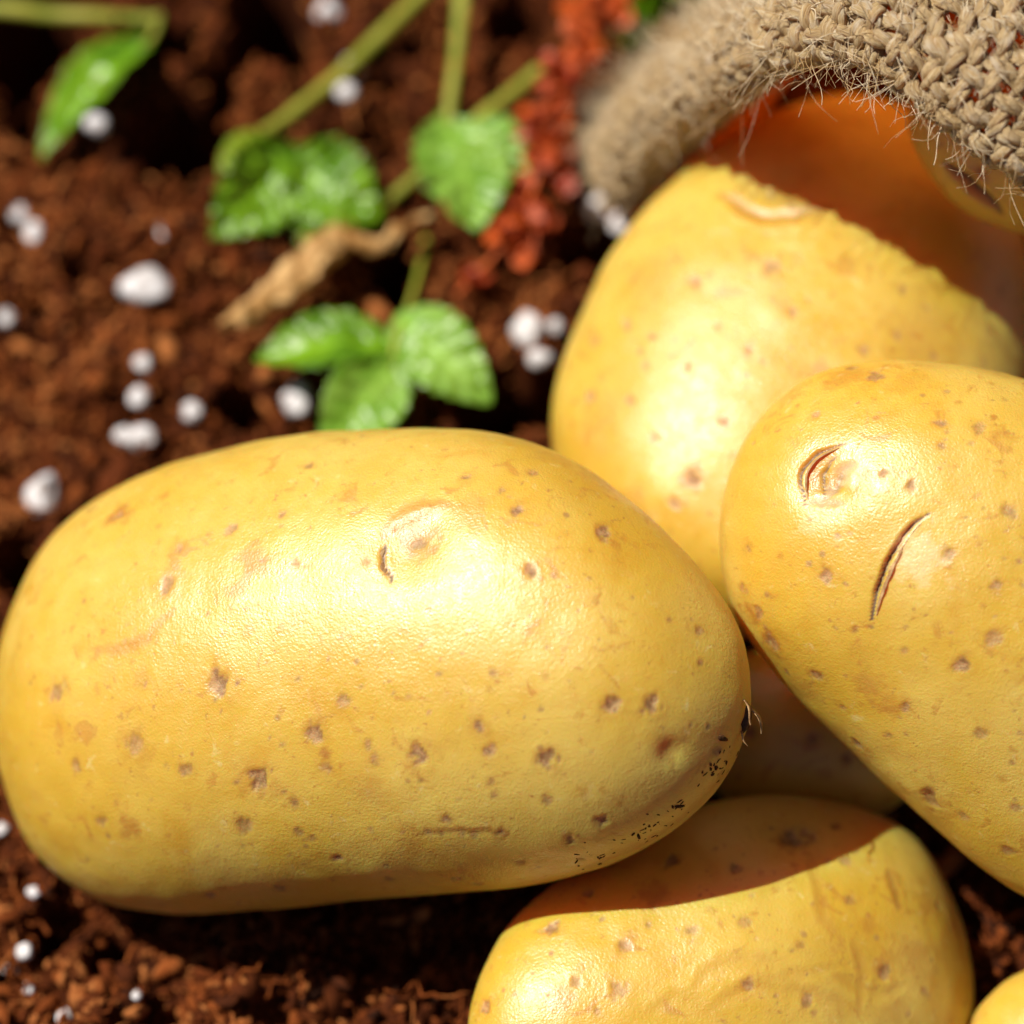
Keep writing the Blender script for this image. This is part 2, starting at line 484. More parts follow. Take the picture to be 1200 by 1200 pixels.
# ------------------------------------------------------------------ potatoes
def outline_dense(pts, n=3000, smooth=26):
    P = np.asarray(pts, float); m = len(P)
    t = np.linspace(0, m, n, endpoint=False); i = t.astype(int); u = (t - i)[:, None]
    a, b, c, d = P[(i - 1) % m], P[i % m], P[(i + 1) % m], P[(i + 2) % m]
    Q = 0.5 * (2 * b + (c - a) * u + (2 * a - 5 * b + 4 * c - d) * u * u + (3 * b - a - 3 * c + d) * u ** 3)
    # even spacing, then a soft blur against wobble
    L = np.concatenate([[0], np.cumsum(np.linalg.norm(np.diff(np.vstack([Q, Q[:1]]), axis=0), axis=1))])
    s = np.linspace(0, L[-1], n, endpoint=False)
    Qc = np.vstack([Q, Q[:1]])
    Q = np.stack([np.interp(s, L, Qc[:, k]) for k in (0, 1)], -1)
    k = np.exp(-0.5 * (np.arange(-3 * smooth, 3 * smooth + 1) / smooth) ** 2); k /= k.sum()
    Q2 = np.stack([np.convolve(np.concatenate([Q[-3 * smooth:, j], Q[:, j], Q[:3 * smooth, j]]), k, 'valid') for j in (0, 1)], -1)
    return Q2

def seg_dist(P, pts):
    best = np.full(len(P), 1e9); along = np.zeros(len(P)); acc = 0
    side = np.zeros(len(P))
    for a, b in zip(pts[:-1], pts[1:]):
        ab = b - a; L = np.linalg.norm(ab)
        t = np.clip(((P - a) @ ab) / (L * L), 0, 1)
        d = np.linalg.norm(P - a - t[:, None] * ab, axis=1)
        m = d < best
        best[m] = d[m]; along[m] = acc + t[m] * L
        acc += L
    return best, along / acc

def build_potato(pts, axis_deg, zc, slope=(0, 0), kd=0.95, Nb=400, Na=220, feats=(), lump=0.05, seed=0, label='', parts=None, bend=0.0):
    Q = outline_dense(pts)
    q = np.stack([(Q[:, 0] - 600) / 100, (600 - Q[:, 1]) / 100], -1)
    th = math.radians(axis_deg); ca, sa = math.cos(th), math.sin(th)
    c0 = q.mean(0)
    ax = np.array([ca, sa]); ay = np.array([-sa, ca])
    lx, ly = (q - c0) @ ax, (q - c0) @ ay
    i0, i1 = np.argmin(lx), np.argmax(lx)
    n = len(lx)
    def arc(i, j): return [(i + k) % n for k in range((j - i) % n + 1)]
    A1, A2 = arc(i0, i1), arc(i1, i0)[::-1]
    if ly[A1].mean() < ly[A2].mean(): A1, A2 = A2, A1
    xm, a = (lx[i0] + lx[i1]) / 2, (lx[i1] - lx[i0]) / 2
    beta = np.linspace(0, math.pi, Nb + 1); xb = xm - a * np.cos(beta)
    mono = lambda I: np.maximum.accumulate(lx[I]) + np.arange(len(I)) * 1e-9
    top = np.interp(xb, mono(A1), ly[A1]); bot = np.interp(xb, mono(A2), ly[A2])
    h = np.maximum((top - bot) / 2, 0); mid = (top + bot) / 2
    nf = int(Na * 0.8); al = np.concatenate([np.linspace(-0.35, math.pi + 0.35, nf, endpoint=False),
                                             np.linspace(math.pi + 0.35, 2 * math.pi - 0.35, Na - nf, endpoint=False)])
    Yl = mid[:, None] + h[:, None] * np.cos(al)[None]
    Xl = np.repeat(xb[:, None], Na, 1)
    X = c0[0] + Xl * ax[0] + Yl * ay[0]; Y = c0[1] + Xl * ax[1] + Yl * ay[1]
    Zeq = zc + slope[0] * (X - c0[0]) + slope[1] * (Y - c0[1]) + bend * (Xl - xm) ** 2
    # the depth radius follows a smoothed section so that the ends stay round
    dz = kd * h
    Z = Zeq + dz[:, None] * np.sin(al)[None]
    pxl = np.stack([X, Y, Z], -1)                       # picture-plane cm, used to find where marks go
    s = (DIST - Zeq) / DIST
    P = C2W(X * s, Y * s, Z)                            # world cm
    def normals(P):
        du = np.empty_like(P); du[1:-1] = P[2:] - P[:-2]; du[0] = P[1] - P[0]; du[-1] = P[-1] - P[-2]
        dv = np.roll(P, -1, 1) - np.roll(P, 1, 1)
        N = np.cross(dv, du); N[0] = N[1].mean(0); N[-1] = N[-2].mean(0)
        N /= np.linalg.norm(N, axis=-1)[..., None] + 1e-12
        ctr = P.mean((0, 1))
        if np.mean(np.sum(N * (P - ctr), -1)) < 0: N = -N
        return N
    N = normals(P)
    flat = P.reshape(-1, 3); Nf = N.reshape(-1, 3); F2 = pxl.reshape(-1, 3)
    disp = lump * fbm(flat, 0.55, 2, seed) + 0.012 * fbm(flat, 2.2, 2, seed + 5)
    marks = np.zeros((len(flat), 3)); pale = np.zeros(len(flat))
    front = (np.sin(al)[None] > -0.05) & np.ones((Nb + 1, 1), bool)
    front = front.ravel()
    wob = fbm(flat, 5.0, 3, seed + 40, 0.6)
    wob2 = fbm(flat, 11.0, 2, seed + 60, 0.6)
    fi = np.where(front)[0]
    rel = flat - FOC
    F2 = (rel @ np.stack([RGT, UPV], 1)) * (DIST / (DIST + rel @ FWD))[:, None]
    def surf(x, y):
        x, y = (x - 600) / 100, (600 - y) / 100
        d = (F2[fi, 0] - x) ** 2 + (F2[fi, 1] - y) ** 2
        return flat[fi[np.argmin(d)]]
    for f in feats:
        k = f[0]
        if k in ('scab', 'dot', 'stain', 'pale', 'dent', 'dirt'):
            _, x, y, r = f[:4]; r = r * 1.22 if k == 'scab' else r; st = f[4] if len(f) > 4 else 1.0
            c = surf(x, y); r = r / 100
            d = np.linalg.norm(flat - c, axis=1)
            near = d < r * 4
            dd = d[near] / r + 0.75 * wob2[near] + 0.35 * wob[near] * np.minimum(d[near] / r, 2)
            if k == 'dent': dd = d[near] / r
            if k == 'scab':
                st = st ** .7
                m = sstep(1.05, 0.55, dd) * st
                marks[near, 0] = np.maximum(marks[near, 0], m)
                marks[near, 1] = np.maximum(marks[near, 1], 0.45 * sstep(2.1, 0.8, dd) * st)
                disp[near] += r * (-0.24 * np.exp(-(dd / .75) ** 2) + 0.05 * np.exp(-((dd - 1.25) / .35) ** 2)) * st
            elif k == 'dot':
                marks[near, 0] = np.maximum(marks[near, 0], sstep(1.2, 0.5, dd) * st)
                disp[near] -= r * 0.15 * np.exp(-(dd / .8) ** 2)
            elif k == 'stain':
                marks[near, 1] = np.maximum(marks[near, 1], sstep(1.4, 0.5, dd) * st)
            elif k == 'pale':
                pale[near] = np.maximum(pale[near], sstep(1.3, 0.3, dd) * st)
            elif k == 'dent':
                disp[near] -= st * np.exp(-(dd) ** 2)
            elif k == 'dirt':
                marks[near, 2] = np.maximum(marks[near, 2], sstep(1.1, 0.8, dd * (1 + .8 * wob2[near])) * st)
        elif k == 'line':
            _, pp, w, dep, dark, stain, ridge = f
            c = np.array([surf(x, y) for x, y in spline(pp, 14)]); w = w / 100
            lo, hi = c.min(0) - w * 6, c.max(0) + w * 6
            near = np.where(np.all((flat > lo) & (flat < hi), 1))[0]
            d, u = seg_dist(flat[near], c)
            tp = np.clip(np.sin(np.clip(u, 0.02, .98) * math.pi), 0, 1) ** 0.6
            dd = d * (1 + .25 * wob2[near]) / (w * (0.25 + 0.75 * tp))
            marks[near, 0] = np.maximum(marks[near, 0], dark * sstep(1.1, .4, dd))
            marks[near, 1] = np.maximum(marks[near, 1], stain * sstep(2.6, .8, dd))
            marks[near, 2] = np.maximum(marks[near, 2], .75 * dark * sstep(.9, .3, dd))
            disp[near] += tp * (-dep * np.exp(-dd ** 2) + ridge * np.exp(-((dd - 2.0) / .8) ** 2))
    flat = flat + Nf * disp[:, None]
    P = flat.reshape(Nb + 1, Na, 3)
    ends = [P[0].mean(0), P[-1].mean(0)]
    inner = P[1:-1].reshape(-1, 3)
    v = np.vstack([inner, ends])
    def pick(A): A = A.reshape((Nb + 1, Na) + A.shape[1:]); return np.concatenate([A[1:-1].reshape((-1,) + A.shape[2:]), A[:1, 0], A[-1:, 0]])
    i = np.arange(Nb - 2)[:, None] * Na; j = np.arange(Na)[None]; j2 = (j + 1) % Na
    quads = np.stack([i + j, i + Na + j, i + Na + j2, i + j2], -1).reshape(-1, 4)
    e0 = (Nb - 1) * Na; jj = np.arange(Na); last = (Nb - 2) * Na
    t0 = np.stack([np.full(Na, e0), jj, (jj + 1) % Na], -1); t1 = np.stack([np.full(Na, e0 + 1), last + (jj + 1) % Na, last + jj], -1)
    # outward facing
    a_, b_, c_ = v[quads[len(quads) // 2][:3]]
    nn = np.cross(b_ - a_, c_ - a_); ctr = v.mean(0)
    if np.dot(nn, a_ - ctr) < 0: quads = quads[:, ::-1]; t0 = t0[:, ::-1]; t1 = t1[:, ::-1]
    me = mesh_np('potato', v, [quads, np.vstack([t0, t1])], ctr, True, {'marks': pick(marks), 'pale': pick(pale)})
    o = link('potato', me, M_POT, ctr, label=label, cat='potato', group='yellow potatoes spilling from the sack')
    nrm = lambda x, y: Nf[fi[np.argmin((F2[fi, 0] - (x - 600) / 100) ** 2 + (F2[fi, 1] - (600 - y) / 100) ** 2)]]
    return o, ctr, surf, nrm

def rnd_feats(n, box, seed, r=(2.0, 4.5)):
    g = np.random.default_rng(seed); out = []
    for _ in range(n):
        out.append((g.choice(['dot', 'stain', 'dot', 'stain']), g.uniform(box[0], box[2]), g.uniform(box[1], box[3]), g.uniform(*r), g.uniform(.35, .9)))
    return out

OUT_A = [(-4, 840), (2, 760), (25, 690), (60, 630), (110, 588), (180, 553), (250, 530), (340, 510), (440, 501), (530, 501), (600, 512), (660, 534),
         (720, 570), (775, 615), (820, 665), (857, 715), (876, 765), (881, 815), (876, 860), (855, 905), (815, 950), (765, 988), (700, 1018), (620, 1037),
         (520, 1048), (400, 1057), (300, 1066), (220, 1072), (150, 1064), (90, 1040), (45, 1000), (15, 940), (0, 890)]
OUT_C = [(842, 620), (848, 570), (868, 520), (905, 475), (955, 442), (1010, 425), (1080, 420), (1150, 428), (1220, 448), (1300, 490), (1380, 570), (1430, 680),
         (1450, 800), (1440, 920), (1400, 1020), (1340, 1070), (1270, 1075), (1200, 1052), (1140, 1012), (1080, 960), (1030, 915), (980, 865), (930, 815),
         (885, 765), (857, 715), (844, 665)]
OUT_D = [(548, 1200), (560, 1150), (590, 1095), (640, 1045), (700, 1005), (770, 968), (840, 942), (910, 933), (970, 938), (1030, 955), (1075, 985), (1105, 1030),
         (1130, 1085), (1142, 1150), (1135, 1220), (1100, 1290), (1030, 1340), (930, 1365), (820, 1365), (700, 1345), (600, 1300), (555, 1250)]
OUT_B = [(645, 500), (655, 440), (675, 380), (705, 315), (745, 255), (795, 205), (850, 160), (910, 128), (980, 112), (1060, 125), (1130, 165), (1180, 230),
         (1210, 320), (1215, 430), (1195, 540), (1150, 640), (1080, 720), (980, 760), (880, 750), (790, 710), (710, 650), (660, 580)]
OUT_E = [(1063, 140), (1080, 190), (1115, 235), (1160, 262), (1210, 277), (1280, 280), (1350, 250), (1400, 190), (1410, 120), (1370, 55), (1300, 20), (1210, 12), (1130, 40), (1080, 85)]
OUT_F = [(1138, 1200), (1165, 1162), (1200, 1138), (1260, 1122), (1340, 1150), (1385, 1230), (1360, 1320), (1270, 1360), (1180, 1330), (1140, 1265)]
OUT_G = [(800, 860), (820, 800), (880, 760), (960, 750), (1040, 780), (1080, 840), (1085, 900), (1050, 945), (980, 965), (890, 960), (830, 920)]

FA = [('scab', x, y, r) for x, y, r in [(708, 623, 9), (622, 669, 8), (606, 600, 7), (716, 824, 9), (765, 826, 9), (492, 881, 11), (573, 884, 7), (641, 889, 9),
      (560, 854, 7), (304, 911, 14), (257, 797, 12), (369, 857, 9), (398, 1006, 6), (523, 962, 5), (704, 960, 8), (668, 983, 8), (545, 562, 6)]]
FA += [('scab', x, y, r, .6) for x, y, r in [(158, 870, 12), (67, 811, 12), (287, 969, 10), (382, 898, 7), (680, 1007, 6), (427, 657, 5), (575, 920, 4), (580, 934, 4), (820, 740, 5),
      (820, 776, 5), (783, 728, 4), (809, 848, 4), (577, 790, 4), (402, 823, 6), (197, 685, 9), (345, 940, 6), (431, 872, 6), (440, 885, 5), (350, 975, 5), (367, 982, 5), (535, 1030, 6), (560, 1037, 5), (345, 660, 5), (270, 620, 6), (330, 600, 5), (210, 640, 6), (360, 545, 6), (620, 555, 6), (590, 575, 5), (850, 700, 5), (840, 880, 6), (640, 940, 5), (610, 1010, 6), (455, 1030, 6), (330, 1040, 7), (245, 1050, 6), (120, 960, 7), (90, 900, 6), (220, 900, 7), (505, 975, 5), (520, 978, 4), (540, 976, 5), (555, 980, 4)]]
FA += [('stain', x, y, r, s) for x, y, r, s in [(300, 657, 22, .7), (275, 690, 14, .6), (140, 600, 18, .9), (152, 970, 16, .7), (380, 880, 7, 1), (588, 975, 12, 1), (490, 632, 26, .8), (205, 641, 12, .5), (197, 685, 18, .6), (700, 560, 26, .5), (540, 600, 22, .35),
      (165, 795, 12, .35), (290, 740, 8, .5), (440, 930, 22, .35), (160, 880, 20, .4), (545, 660, 30, .25), (787, 880, 16, .7), (480, 1000, 30, .3), (650, 540, 24, .4)]]
FA += [('scab', 140, 602, 7, .9), ('scab', 588, 975, 6, .7), ('dot', 277, 802, 4), ('dent', 478, 640, 42, .10), ('dent', 787, 880, 16, .05),
       ('line', [(450, 637), (446, 655), (458, 678)], 3, .03, .8, .7, .008), ('line', [(452, 618), (480, 603), (522, 592)], 9, -.03, 0, .7, 0),
       ('scab', 490, 632, 8, .6),
       ('line', [(110, 762), (160, 755), (205, 712)], 5, .008, 0, .5, 0), ('line', [(490, 978), (540, 974), (595, 978)], 4, .012, .15, .6, .004)]
g_ = np.random.default_rng(5)
for x, y in spline([(690, 1021), (715, 1009), (740, 999), (770, 982), (800, 960), (822, 942), (840, 925)], 60):
    for _ in range(2):
        pass
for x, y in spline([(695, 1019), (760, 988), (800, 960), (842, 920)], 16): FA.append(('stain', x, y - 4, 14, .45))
FA += rnd_feats(150, (20, 520, 860, 1050), 3)

FC = [('scab', x, y, r, s) for x, y, r, s in [(1070, 568, 6, .8), (1103, 497, 6, .8), (1105, 523, 5, .6), (968, 674, 8, .9), (1110, 650, 7, .7), (1128, 779, 8, 1), (1062, 826, 7, 1), (955, 791, 6, .8),
      (905, 753, 9, .7), (1003, 872, 7, .9), (1168, 685, 6, .7), (1165, 747, 9, .5), (1025, 440, 9, .7), (1088, 930, 7, .7), (875, 640, 6, .7), (1150, 500, 8, .45), (955, 485, 6, .6), (1035, 555, 5, .6), (1180, 1000, 8, .6),
      (1090, 942, 13, .6), (1040, 860, 5, .5), (1060, 760, 4, .5), (1150, 860, 6, .5), (1180, 600, 7, .5), (890, 720, 7, .6), (920, 790, 5, .7), (1130, 960, 6, .5), (985, 830, 5, .7), (1000, 430, 6, .5), (1190, 950, 6, .5), (870, 690, 5, .6)]]
FC += [('stain', x, y, r, s) for x, y, r, s in [(905, 753, 16, .9), (885, 725, 12, .8), (1015, 800, 20, .6), (1045, 825, 14, .5), (1090, 942, 20, .7), (1165, 747, 16, .5), (990, 440, 26, .5), (930, 460, 20, .35), (960, 545, 30, .5), (1060, 445, 20, .3), (940, 810, 24, .4), (1000, 870, 24, .35), (1100, 960, 24, .4)]]
FC += [('dent', 968, 562, 32, .14), ('stain', 962, 566, 18, .9), ('scab', 968, 572, 7, .7), ('dent', 1000, 470, 90, .05), ('pale', 995, 545, 28, .6), ('pale', 1075, 655, 34, .55), ('pale', 965, 600, 30, .35),
       ('line', [(1088, 601), (1064, 621), (1042, 655), (1029, 690), (1022, 727)], 2.6, .10, 1.0, .8, .008),
       ('line', [(990, 518), (955, 530), (936, 556), (941, 590)], 2.2, .04, .85, .7, .010),
       ('line', [(976, 532), (961, 552), (962, 582)], 2.0, .03, .7, .9, .006), ('line', [(1000, 540), (985, 552), (975, 575)], 7, .03, .35, .8, .02),
       ('line', [(945, 590), (960, 585), (985, 590)], 5, .01, .2, .6, .012)]
FC += rnd_feats(110, (850, 430, 1200, 1040), 4)

FD = [('scab', x, y, r, s) for x, y, r, s in [(930, 980, 15, 1), (785, 1008, 9, 1), (862, 1016, 6, .9), (690, 1045, 6, .8), (645, 1087, 7, .9), (732, 1107, 8, .6), (810, 1090, 8, .5), (723, 1158, 9, .6), (675, 1150, 7, .5), (570, 1180, 8, .8),
      (995, 1055, 7, .5), (1040, 1140, 8, .8), (878, 1155, 7, .7), (945, 1170, 7, .8), (1100, 1060, 6, .6), (760, 1080, 4, .5), (870, 1080, 6, .4), (940, 1110, 5, .4), (1085, 1160, 6, .7), (990, 1010, 5, .7), (700, 1185, 5, .5), (980, 970, 5, .8)]]
FD += [('stain', x, y, r, s) for x, y, r, s in [(930, 982, 24, .9), (768, 1046, 18, .8), (1020, 1085, 12, .5), (1045, 1035, 14, .6), (1075, 1130, 34, .5), (1090, 1060, 24, .5), (1050, 1180, 30, .4), (655, 1170, 18, .5)]]
FD += [('line', [(948, 1000), (958, 1040), (965, 1075), (985, 1100)], 6, 0.0063, 0, .35, 0.0050), ('line', [(1040, 1020), (1048, 1045), (1052, 1065)], 6, 0.0076, .2, .6, 0.0050),
       ('line', [(815, 1155), (850, 1130), (920, 1128)], 9, 0.0126, 0, .2, 0.0076), ('line', [(830, 1185), (880, 1160), (950, 1165), (1010, 1185)], 8, 0.0126, 0, .25, 0.0076),
       ('line', [(980, 1140), (1030, 1165), (1070, 1150)], 7, 0.0113, 0, .3, 0.0076), ('line', [(880, 1140), (930, 1145), (985, 1130)], 6, 0.0088, 0, .2, 0.0050),
       ('line', [(760, 1185), (800, 1170), (850, 1195)], 8, 0.0088, 0, .2, 0.0050), ('line', [(1000, 1100), (1015, 1140), (1010, 1190)], 6, 0.0076, 0, .3, 0.0050),
       ('dent', 930, 980, 30, .05), ('dent', 1020, 1150, 60, .06)]
FD += rnd_feats(90, (560, 940, 1140, 1200), 6)
FB = [('scab', x, y, r, s) for x, y, r, s in [(905, 313, 8, .7), (812, 330, 7, .8), (928, 368, 5, .9), (878, 408, 5, .9), (810, 430, 6, .8), (848, 493, 5, 1), (1010, 410, 7, .8), (815, 560, 9, .8), (793, 588, 7, .8), (770, 515, 6, .7), (690, 465, 7, .6),
      (900, 222, 6, .9), (926, 236, 6, .9), (735, 380, 6, .6), (700, 400, 6, .5), (740, 470, 6, .5), (760, 430, 5, .5), (1060, 340, 6, .6), (840, 380, 5, .5)]]
FB += [('stain', x, y, r, s) for x, y, r, s in [(815, 560, 16, .9), (990, 310, 14, .5), (760, 330, 40, .3), (905, 320, 16, .4), (700, 500, 40, .3), (1080, 400, 60, .35), (730, 590, 30, .4)]]
FB += [('dent', 905, 222, 44, .09), ('line', [(845, 228), (890, 250), (935, 252), (975, 243)], 9, .05, .1, .6, .02), ('dot', 880, 226, 5, .8), ('dot', 945, 232, 6, .8)]
FB += rnd_feats(60, (660, 200, 1180, 640), 8, (3, 6))
FE = [('line', [(1105, 190), (1135, 215), (1175, 250)], 8, .12, .9, .7, .03), ('scab', 1150, 200, 6), ('scab', 1100, 170, 5, .6)]

potA, cA, surfA, nrmA = build_potato(OUT_A, 3, -1.72, (0.36, 0.0), 0.93, 480, 280, FA, 0.05, 11,
    'large oblong yellow potato lying across the front, black dirt specks on its end')
potC, cC, surfC, nrmC = build_potato(OUT_C, -42, -0.9, (0.0, 0.05), 0.80, 440, 280, FC, 0.06, 23,
    'yellow potato at the right with a deep eye and a curved split in its skin')
potD, cD, surfD, nrmD = build_potato(OUT_D, 8, -1.8, (-0.30, -0.2), 0.82, 380, 260, FD, 0.05, 37,
    'yellow potato at the bottom with wrinkled skin and a sharp shadow across its top')
potB, cB, surfB, nrmB = build_potato(OUT_B, 52, -4.5, (0.0, -0.33), 0.78, 300, 200, FB, 0.07, 41,
    'big pale yellow potato standing behind the others with its top shaded by the sack')
potE, cE, surfE, nrmE = build_potato(OUT_E, -15, -2.75, (0.1, 0.0), 0.8, 200, 140, FE, 0.03, 53,
    'shaded orange looking potato tucked right under the sack edge')
potF, cF, surfF, nrmF = build_potato(OUT_F, 30, -1.6, (0.0, 0.0), 0.85, 160, 120, [], 0.03, 61,
    'potato of which only a rounded corner shows beside the wrinkled bottom potato')
potG, cG, surfG, nrmG = build_potato(OUT_G, -20, -3.5, (0.0, 0.0), 0.9, 160, 120, [('scab', 950, 870, 8), ('scab', 880, 860, 6), ('scab', 990, 890, 7)], 0.03, 67,
    'potato deep in the dark gap between the other potatoes')

# root scar with a torn curl of skin on the right end of the front potato
def scar():
    c = surfA(874, 842); n = nrmA(872, 842)
    bv, bf = ico(2)
    Z = n / np.linalg.norm(n); Xv = np.cross(UPV, Z); Xv /= np.linalg.norm(Xv); Yv = np.cross(Z, Xv)
    k = 1 + 0.3 * vn(bv, 2.3, 4)
    v = c + (bv[:, :1] * Xv * .11 + bv[:, 1:2] * Yv * .17 + bv[:, 2:] * Z * .05) * k[:, None]
    st = link('root_scar', mesh_np('root_scar', v, bf, c), M_DARK, c, potA, cA)
    for q, (x0, y0, L, w) in enumerate([(878, 832, .42, .07), (870, 826, .34, .05), (868, 860, .22, .04)]):
        b = surfA(min(x0, 877), y0)
        dirn = (-UPV * 0.9 + RGT * (.12 if q % 2 else .25) + Z * .35); dirn /= np.linalg.norm(dirn)
        t = np.linspace(0, 1, 8)
        path = b - dirn * L * .25 + dirn * (t * L)[:, None] + Z * (.05 * np.sin(t * 2.6))[:, None] + RGT * (.04 * np.sin(t * 4 + q))[:, None]
        sidev = np.cross(dirn, Z); sidev /= np.linalg.norm(sidev)
        ww = w * np.sin(np.clip(t * 1.0 + .12, 0, 1) * math.pi) ** .6 + .006
        v = np.concatenate([path - sidev * ww[:, None] * .5, path + sidev * ww[:, None] * .5,
                            path + sidev * ww[:, None] * .5 - Z * .012, path - sidev * ww[:, None] * .5 - Z * .012])
        i = np.arange(7); f = []
        for a_, b_ in ((0, 1), (1, 2), (2, 3), (3, 0)):
            f.append(np.stack([a_ * 8 + i, a_ * 8 + i + 1, b_ * 8 + i + 1, b_ * 8 + i], -1))
        link('peel_curl', mesh_np('peel_curl', v, np.vstack(f), b), M_PEEL, b, potA, cA)
scar()

def flap(parent, pc, surf, nrm, pts, w, lift, side, mat, name='skin_flap'):
    """a torn lip of skin: one edge stays on the potato, the other curls up"""
    pp = spline(pts, 22); c = np.array([surf(x, y) for x, y in pp]); N = np.array([nrm(x, y) for x, y in pp])
    k = np.ones(5) / 5
    c = np.stack([np.convolve(np.pad(c[:, q], 2, 'edge'), k, 'valid') for q in range(3)], -1)
    T = np.gradient(c, axis=0); T /= np.linalg.norm(T, axis=1)[:, None]; S = np.cross(N, T) * side
    u = np.linspace(0, 1, 22); ww = w * np.sin(np.clip(u, .03, .97) * math.pi) ** .6 * (1 + .35 * vn(c, 9, 3))
    rows = []
    for a, h in ((0, -.012), (.4, .3), (.75, .75), (1.0, 1.0)):
        rows.append(c + S * (ww * a)[:, None] + N * (h * lift * ww / w + (.0 if a == 0 else .004))[:, None])
    rows += [r_ - N * .010 for r_ in rows[::-1]]
    v = np.concatenate(rows); n = 22; i = np.arange(n - 1); f = []
    for a in range(8):
        b_ = (a + 1) % 8; f.append(np.stack([a * n + i, a * n + i + 1, b_ * n + i + 1, b_ * n + i], -1))
    link(name, mesh_np(name, v, np.vstack(f), c[0]), mat, c[0], parent, pc)

flap(potC, cC, surfC, nrmC, [(1087, 603), (1066, 622), (1046, 656), (1033, 690), (1025, 724)], .045, .03, 1, M_PEEL)
flap(potC, cC, surfC, nrmC, [(984, 521), (956, 533), (940, 557), (944, 587)], .045, .03, 1, M_PEEL, 'eye_scale')
flap(potA, cA, surfA, nrmA, [(449, 640), (447, 656), (457, 676)], .05, .03, -1, M_PEEL, 'eye_scale')

def dirt():
    g = np.random.default_rng(31); P = Pile(); bv, bf = ico(1); b = surfA(770, 975)
    line = spline([(690, 1019), (712, 1010), (738, 997), (768, 978), (798, 955), (822, 934), (846, 908), (858, 885)], 80)
    for k in range(85):
        i = int(g.integers(80)); sp = 4 + 7 * (0.5 + 0.5 * math.sin(i * .35))
        x, y = line[i] + g.normal(0, 1, 2) * np.array([sp, sp * .8]) + np.array([-8, -8])
        c = surfA(x, y); n = nrmA(x, y); r = g.uniform(.007, .02) * (1 + 1.2 * (g.random() < .12))
        e = np.cross(n, g.normal(0, 1, 3)); e /= np.linalg.norm(e); f = np.cross(n, e)
        k2 = g.uniform(.6, 1.3, (len(bv), 1))
        P.add(c + (bv[:, :1] * e * g.uniform(1.0, 3.0) + bv[:, 1:2] * f * g.uniform(.6, 1.2) + bv[:, 2:] * n * .45) * r * k2, bf)
    link('dirt_specks', P.mesh('dirt_specks', b), M_DIRT, b, potA, cA, kind='stuff')
dirt()

# ------------------------------------------------------------------ perlite
PERL = [
 (385, 15, 19, 'white perlite grain at the top edge between two green stems'),
 (418, 78, 19, 'white perlite grain against the long green stem, upper of a touching pair'),
 (406, 108, 18, 'greyish perlite grain just below another grain by the long green stem'),
 (113, 146, 17, 'white perlite grain beside the folded leaf at the upper left'),
 (22, 250, 13, 'dim pinkish perlite grain next to a brighter one near the left edge'),
 (40, 272, 16, 'bright small perlite grain near the left edge, paired with a dimmer one'),
 (195, 273, 15, 'pinkish perlite grain in bare soil above the largest perlite lump'),
 (172, 337, 33, 'largest white perlite lump, squarish, in open brown soil'),
 (168, 427, 15, 'pale perlite grain below the largest lump, upper of two in a column'),
 (162, 465, 15, 'round perlite grain just above the double grain, lower of two in a column'),
 (225, 482, 13, 'small pinkish perlite grain to the right of the double grain'),
 (145, 511, 15, 'pinkish left half of a touching pair of perlite grains'),
 (167, 513, 22, 'bright white right half of a touching pair of perlite grains'),
 (50, 580, 28, 'big egg shaped white perlite grain just above the large front potato at far left'),
 (348, 470, 23, 'tall white perlite grain below the left leaf of the three leaved sprig'),
 (622, 388, 27, 'white perlite lump next to the left side of the big standing potato'),
 (633, 420, 15, 'small perlite grain hanging below the lump beside the standing potato'),
 (652, 382, 13, 'small greyish perlite grain to the right of the lump beside the standing potato'),
 (703, 243, 24, 'perlite grain lying just below the left foot of the sack'),
 (728, 262, 15, 'tan stained perlite grain between the sack foot and the standing potato'),
 (8, 372, 13, 'pinkish perlite grain at the left edge beside open soil'),
 (27, 1115, 13, 'bright perlite grain in the bottom left soil, largest there'),
 (13, 1138, 10, 'perlite grain at bottom left, just below the largest one there'),
 (35, 1158, 9, 'small perlite grain at bottom left, third down from the potato'),
 (75, 1192, 10, 'perlite grain at the very bottom edge on the left'),
 (2, 972, 9, 'tiny perlite grain at the left edge under the curve of the front potato'),
 (160, 1167, 8, 'tiny greyish perlite grain in soil left of the dark potato shadow'),
 (40, 1045, 10, 'dull perlite grain touching the lower left curve of the front potato'),
]
bv3, bf3 = ico(3)
for k, (x, y, r, lab) in enumerate(PERL):
    g = on_ground(x, y, 0.1)
    hz = soil_h(np.array([g[0]]), np.array([g[1]]))[0]
    hz = max(hz, -0.05) + (.10 if x != 113 else .6)
    c = on_ground(x, y, hz)
    R = r / 100 * 1.0
    g3 = np.random.default_rng(300 + k)
    cuts = g3.normal(0, 1, (9, 3)); cuts /= np.linalg.norm(cuts, axis=1)[:, None]
    d = np.minimum(1.0, (g3.uniform(.68, .95, 9) / np.maximum(bv3 @ cuts.T, .05)).min(1))     # broken faces
    d = d * (1 + 0.12 * vn(bv3, 1.6, 100 + k)) + 0.07 * vn(bv3, 3.6, 200 + k)
    sc = np.array([1 + .15 * math.sin(k * 2.1), 1 + .15 * math.cos(k * 1.3), .85])
    if 'tall' in lab or 'egg' in lab: sc = np.array([.85, 1.2, .95])
    link('perlite_grain', mesh_np('perlite_grain', c + bv3 * d[:, None] * sc * R, bf3, c), M_PERL, c,
         label=lab, cat='perlite', group='white perlite grains in the soil')

# ------------------------------------------------------------------ weeds
def G(px, py, h): return on_ground(px, py, h)

